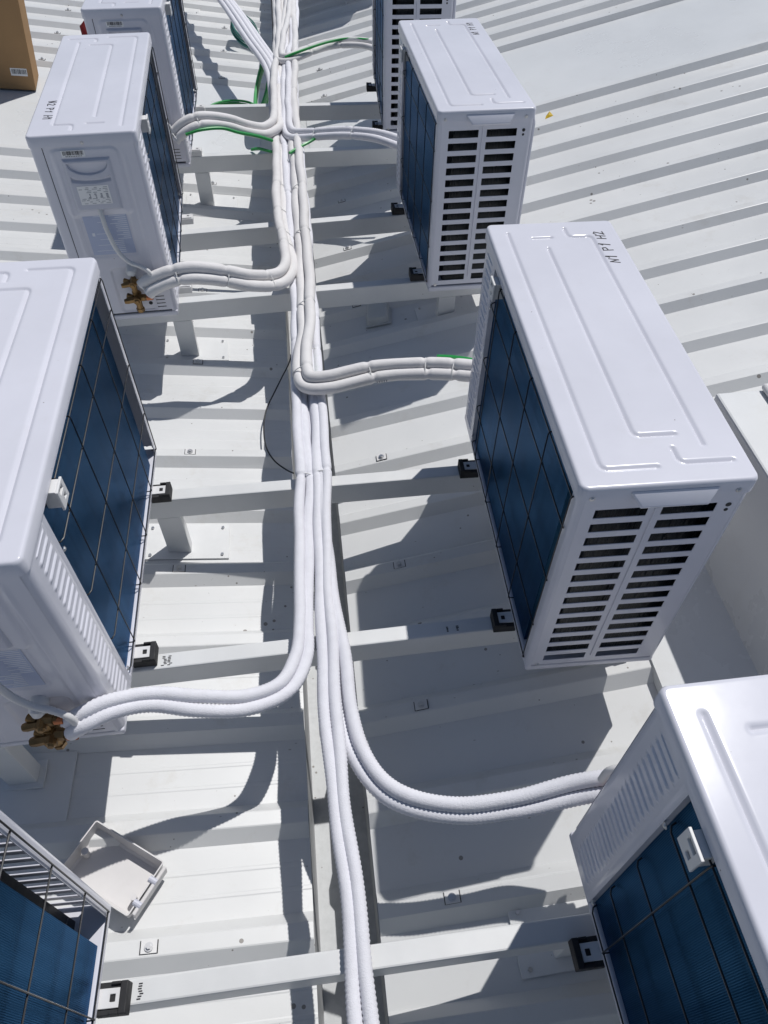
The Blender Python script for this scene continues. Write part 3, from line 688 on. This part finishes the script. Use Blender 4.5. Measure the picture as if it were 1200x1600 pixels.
# bundle coming in from the upper left
def bundle(name, label, path, offs, r, mtl, step=.0034):
    C0 = catmull(path, step); root = empty(name, C0[0]); org = Vector(C0[0]); k = len(C0)
    for a, (ox, oz) in enumerate(offs):
        pts = []
        for i in range(k):
            T = (C0[min(i+1,k-1)] - C0[max(i-1,0)]).normalized(); lv = T.cross(Vector((0,0,1))).normalized()
            pts.append(C0[i] - org + lv*(ox + .002*sin(i*.02 + a)) + Vector((0,0,oz)))
        MB().tube(pts, [r + (.0008 if i % 2 else -.0006) for i in range(k)], 12).build('insulated_pipe', mtl, root, smooth=75, fix=False)
    tag(root, label, 'pipes'); return root
bundle('pipe_bundle', 'bundle of ribbed white pipes slanting in from the upper left', [(-1.25,8.2,.12),(-.80,6.5,.12),(-.40,5.0,.100),(-.285,4.58,.08),(-.187,4.22,.055),(-.085,3.86,.022),(-.055,3.5,.012),(-.05,3.1,.0)], [(-.036,0),(-.012,.008),(.012,.008),(.036,0),(0,-.018)], .0165, FAB)

# ================================================================== WIRES
def wire(name, label, path, r, mtl, cat='wire', parent=None, group=None):
    C0 = catmull(path, .008); org = Vector(C0[0])
    o = MB().tube([p - org for p in C0], r, 7).build(name, mtl, None, smooth=True); o.location = org
    tag(o, label, cat, group); return o
wire('black_cable', 'thin black cable looping on the roof left of the pipes', [(-.045,1.50,-.20),(-.079,1.455,-.275),(-.110,1.38,-.285),(-.141,1.29,-.284),(-.172,1.19,-.280),(-.184,1.10,-.280),(-.178,.99,-.280),(-.150,.915,-.282),(-.108,.865,-.284),(-.08,.83,-.27)], .0028, BLACKP, 'cable')
wire('green_wire', 'green earth wire along the branch to the farthest right unit', [(.0,3.84,.07),(.05,3.845,.086),(.14,3.89,.098),(.25,3.945,.108),(.34,3.98,.112),(.42,3.97,.116),(.50,3.93,.12)], .0068, GREEN)
wire('green_wire', 'green earth wire along the crossing branch on the left', [(-.09,2.74,.06),(-.16,2.70,.10),(-.24,2.635,.145),(-.31,2.605,.178),(-.40,2.565,.19),(-.47,2.545,.18)], .0068, GREEN)
wire('green_wire', 'green earth wire below the bend towards the faded-note unit', [(-.012,2.62,.05),(.02,2.66,.05),(.08,2.72,.052),(.15,2.74,.07),(.3,2.66,.105),(.42,2.58,.12),(.52,2.52,.12)], .0068, GREEN)
wire('green_wire', 'short green wire hanging below the left crossing branch', [(-.06,2.72,.02),(-.10,2.76,.0),(-.16,2.80,.0),(-.20,2.84,-.02)], .0068, GREEN)
wire('green_wire', 'green wire end beside the N1 P1 H2 unit pipes', [(.42,.955,.095),(.46,.935,.105),(.51,.905,.115),(.56,.87,.12)], .0068, GREEN)
wire('green_wire', 'green wire end poking out inside the main run bend', [(-.006,1.12,.03),(.0,1.06,.038),(.006,1.0,.04),(.012,.96,.03)], .0068, GREEN)
def coil(name, label, c, rx, ry, tilt, n, r, mtl, az=0, sq=1.0):
    pts = []; rd = random.Random(label)
    M_ = Matrix.Rotation(az, 3, 'Z') @ Matrix.Rotation(tilt, 3, 'X')
    ph = [rd.uniform(-.25,.25) for _ in range(n+1)]; sc = [rd.uniform(.82,1.08) for _ in range(n+2)]; hh = [rd.uniform(-.03,.03)*sq for _ in range(n+2)]
    for t_ in range(n): 
        for q in range(20):
            a = 2*pi*q/20; u = q/20; s_ = sc[t_]*(1-u) + sc[t_+1]*u
            pts.append(Vector(c) + M_ @ Vector((rx*s_*cos(a), ry*s_*sin(a), .004*t_ + hh[t_]*(1-u) + hh[t_+1]*u)))
    return wire(name, label, pts, r, mtl, 'wire coil')
coil('green_wire_coil', 'hank of bright green wire hanging beside the main pipe run', (-.142, 3.90, -.11), .034, .285, R(12), 11, .0078, GREEN, az=-.15)
coil('green_wire_coil', 'loose green wire loops lying behind the farthest steel beam', (-.36, 3.98, -.262), .15, .13, .05, 4, .0068, GREEN, az=.1)
coil('teal_wire_coil', 'tangled teal green wire coil under the slanting pipe bundle', (-.285, 5.26, -.22), .085, .13, .45, 13, .0042, TEAL, az=.5, sq=1)

# ================================================================== LOOSE THINGS
# plastic cover lying upside down on the left roof
tray = empty('plastic_cover', (-.538, -.408, ZL(-.53) - RH + .012)); tray.rotation_euler = (R(-4), R(7.4), R(-33))
a, c, hgt, th = .092, .060, .052, .003
def dish(mb, a, c, h, th, r):
    # bowl: outer and inner rounded shells
    def ringp(ex, z, rr): 
        P = []
        for (sx, sy, a0) in ((1,1,0),(-1,1,90),(-1,-1,180),(1,-1,270)):
            for q in range(6): P.append((sx*(a+ex-rr) + rr*cos(R(a0 + q*18)), sy*(c+ex-rr) + rr*sin(R(a0 + q*18)), z))
        return P
    rings = [ringp(-.006, 0, r), ringp(0, .006, r), ringp(.004, h, r), ringp(.004 - th, h, r - th), ringp(-th, .008, r), ringp(-.009, th, r)]
    V = sum(rings, []); n = 24; F = []
    for i in range(5):
        for j in range(n): F.append((i*n+j, i*n+(j+1)%n, (i+1)*n+(j+1)%n, (i+1)*n+j))
    F.append(tuple(range(n-1,-1,-1))); F.append(tuple(5*n + j for j in range(n)))
    mb.add(V, F)
mb = MB(); dish(mb, a, c, hgt, th, .006); mb.build('shell', TRAY, tray, smooth=30)
MB().tube([(-.077,.0,.004),(-.077,.0,.038)], .008, 12).build('screw_boss', TRAY, tray, smooth=30)
MB().tube([(.079,-.025,.004),(.079,-.025,.038)], .007, 12).build('screw_boss', TRAY, tray, smooth=30)
for yy in (-.034, .02): MB().tube([(.0885, yy, .050), (.108, yy, .050)], .0075, 12).build('cable_notch', COVR, tray)
MB().box(.100, .1085, -.056, .056, .020, .054).build('end_lip', TRAY, tray, bevel=.002)
tag(tray, 'open white plastic cover lying upside down on the left roof', 'cover')
# closed grey cover on the right roof
gc = empty('junction_cover', (.315, 1.745, ZR(.315) - RH + .002)); gc.rotation_euler = (0, -math.atan(.235), R(-6))
mb = MB().box(-.050, .050, -.085, .085, 0, .034); mb.v = [(x*(.88 if z > 0 else 1), y*(.90 if z > 0 else 1), z) for x, y, z in mb.v]
mb.build('shell', GREYP, gc, bevel=.010, seg=4, smooth=40)
MB().box(-.056, .056, -.091, .091, .0005, .006).build('rim', GREYP, gc, bevel=.004, seg=3, smooth=40)
tag(gc, 'small grey plastic cover lying in shade on the right roof', 'cover')
# cardboard box
cb = empty('cardboard_box', (-1.598, 4.325, ZL(-1.6) - .030 + .0100), R(7)); cb.rotation_euler.y = math.atan(.13)
# seen: near face with right corner at about (-1.53, 4.08)
bx0, bx1, by0, by1, bh = -.62, .055, -.27, -.02, .80
for nm, q in (('front_panel', (bx0, bx1, by0, by0+.006, 0, bh)), ('side_panel', (bx1-.006, bx1, by0+.0065, by1-.0065, 0, bh)), ('back_panel', (bx0, bx1, by1-.006, by1, 0, bh)), ('side_panel', (bx0, bx0+.006, by0+.0065, by1-.0065, 0, bh)), ('top_flap', (bx0+.002, bx1-.002, by0+.002, (by0+by1)/2-.002, bh+.0005, bh+.006)), ('top_flap', (bx0+.002, bx1-.002, (by0+by1)/2+.002, by1-.002, bh+.0005, bh+.006))):
    MB().box(*q).build(nm, CARD, cb, bevel=.002)
lb = MB().box(-.065, .025, by0-.0008, by0-.0002, .075, .115).build('barcode_label', LABEL, cb)
mb = MB(); x = -.058; rd = random.Random(9)
while x < .018: wd = rd.choice((.0015,.0025,.0035)); mb.box(x, x+wd, by0-.0013, by0-.0009, .085, .110); x += wd + rd.choice((.0015,.0022,.003))
mb.build('barcode_print', INK, lb)
tag(cb, 'tall brown cardboard box with small barcode sticker at upper left', 'box')
# small scraps
mb = MB().tube([(.0,0,0),(.02,.01,.05),(.05,.0,.09),(.03,.02,.15),(.06,.03,.20)], [.03,.055,.05,.035,.006], 9)
rg = mb.build('red_bag', REDC, None, smooth=50); rg.location = (-1.31, 4.72, ZL(-1.3) - RH + .03); tag(rg, 'dark red cloth scrap behind the farthest left unit', 'cloth')
mb = MB().add([(-.022,-.012,0),(.024,-.004,.003),(.010,.016,.022),(-.012,.012,.004),(0,0,.012)], [(0,1,4),(1,2,4),(2,3,4),(3,0,4),(3,2,1,0)])
yl_ = mb.build('yellow_scrap', YEL); yl_.location = (1.36, 3.02, ZR(1.36) + .002); yl_.rotation_euler.y = -math.atan(.235); tag(yl_, 'tiny yellow plastic scrap on the right roof', 'scrap')
ringo = MB().tube([(.011*cos(2*pi*i/20), .011*sin(2*pi*i/20), .006) for i in range(21)], .0045, 7, caps=False).build('copper_ring', ORG, None, smooth=True)
ringo.location = (-.340, 2.985, ZL(-.34) - RH + .001); tag(ringo, 'small rusty orange ring lying on the left roof', 'ring')
# equipment plinth to the right of the second unit
pl = empty('equipment_plinth', (1.05, -.2, -.10))
fl = MB().box(-.225, .02, -1.0, .70, 0, .003); fl.v = [(x, y, z + .1 + ZR(x + 1.05) + .0045) for x, y, z in fl.v]; fl.build('flashing', FLAT, pl)
fu = MB().box(-.225, -.222, -1.0, .70, .1 + ZR(.825) - .028, .1 + ZR(.825) + .004); fu.build('flashing_upstand', FLAT, pl)
MB().box(0, .9, -1.0, .62, .0, .435).build('casing', FLAT, pl, bevel=.006)
tag(pl, 'flat topped white sheet metal plinth beside the N1 P1 H2 unit', 'plinth')
vp = empty('skylight_dome', (1.17, -.2, .3365))
MB().box(0, .62, -.72, .625, 0, .020).build('rim', PLAS, vp, bevel=.018, seg=5, smooth=40)
db = MB().box(.012, .608, -.708, .613, .0205, .118); db.v = [(x + (.018 if x < .1 else -.018) * (z > .1), y + (.018 if y < 0 else -.018) * (z > .1), z) for x, y, z in db.v]
db.build('dome', PLAS, vp, bevel=.034, seg=6, smooth=60)
tag(vp, 'low rounded pale dome on top of the plinth at the right edge', 'dome')
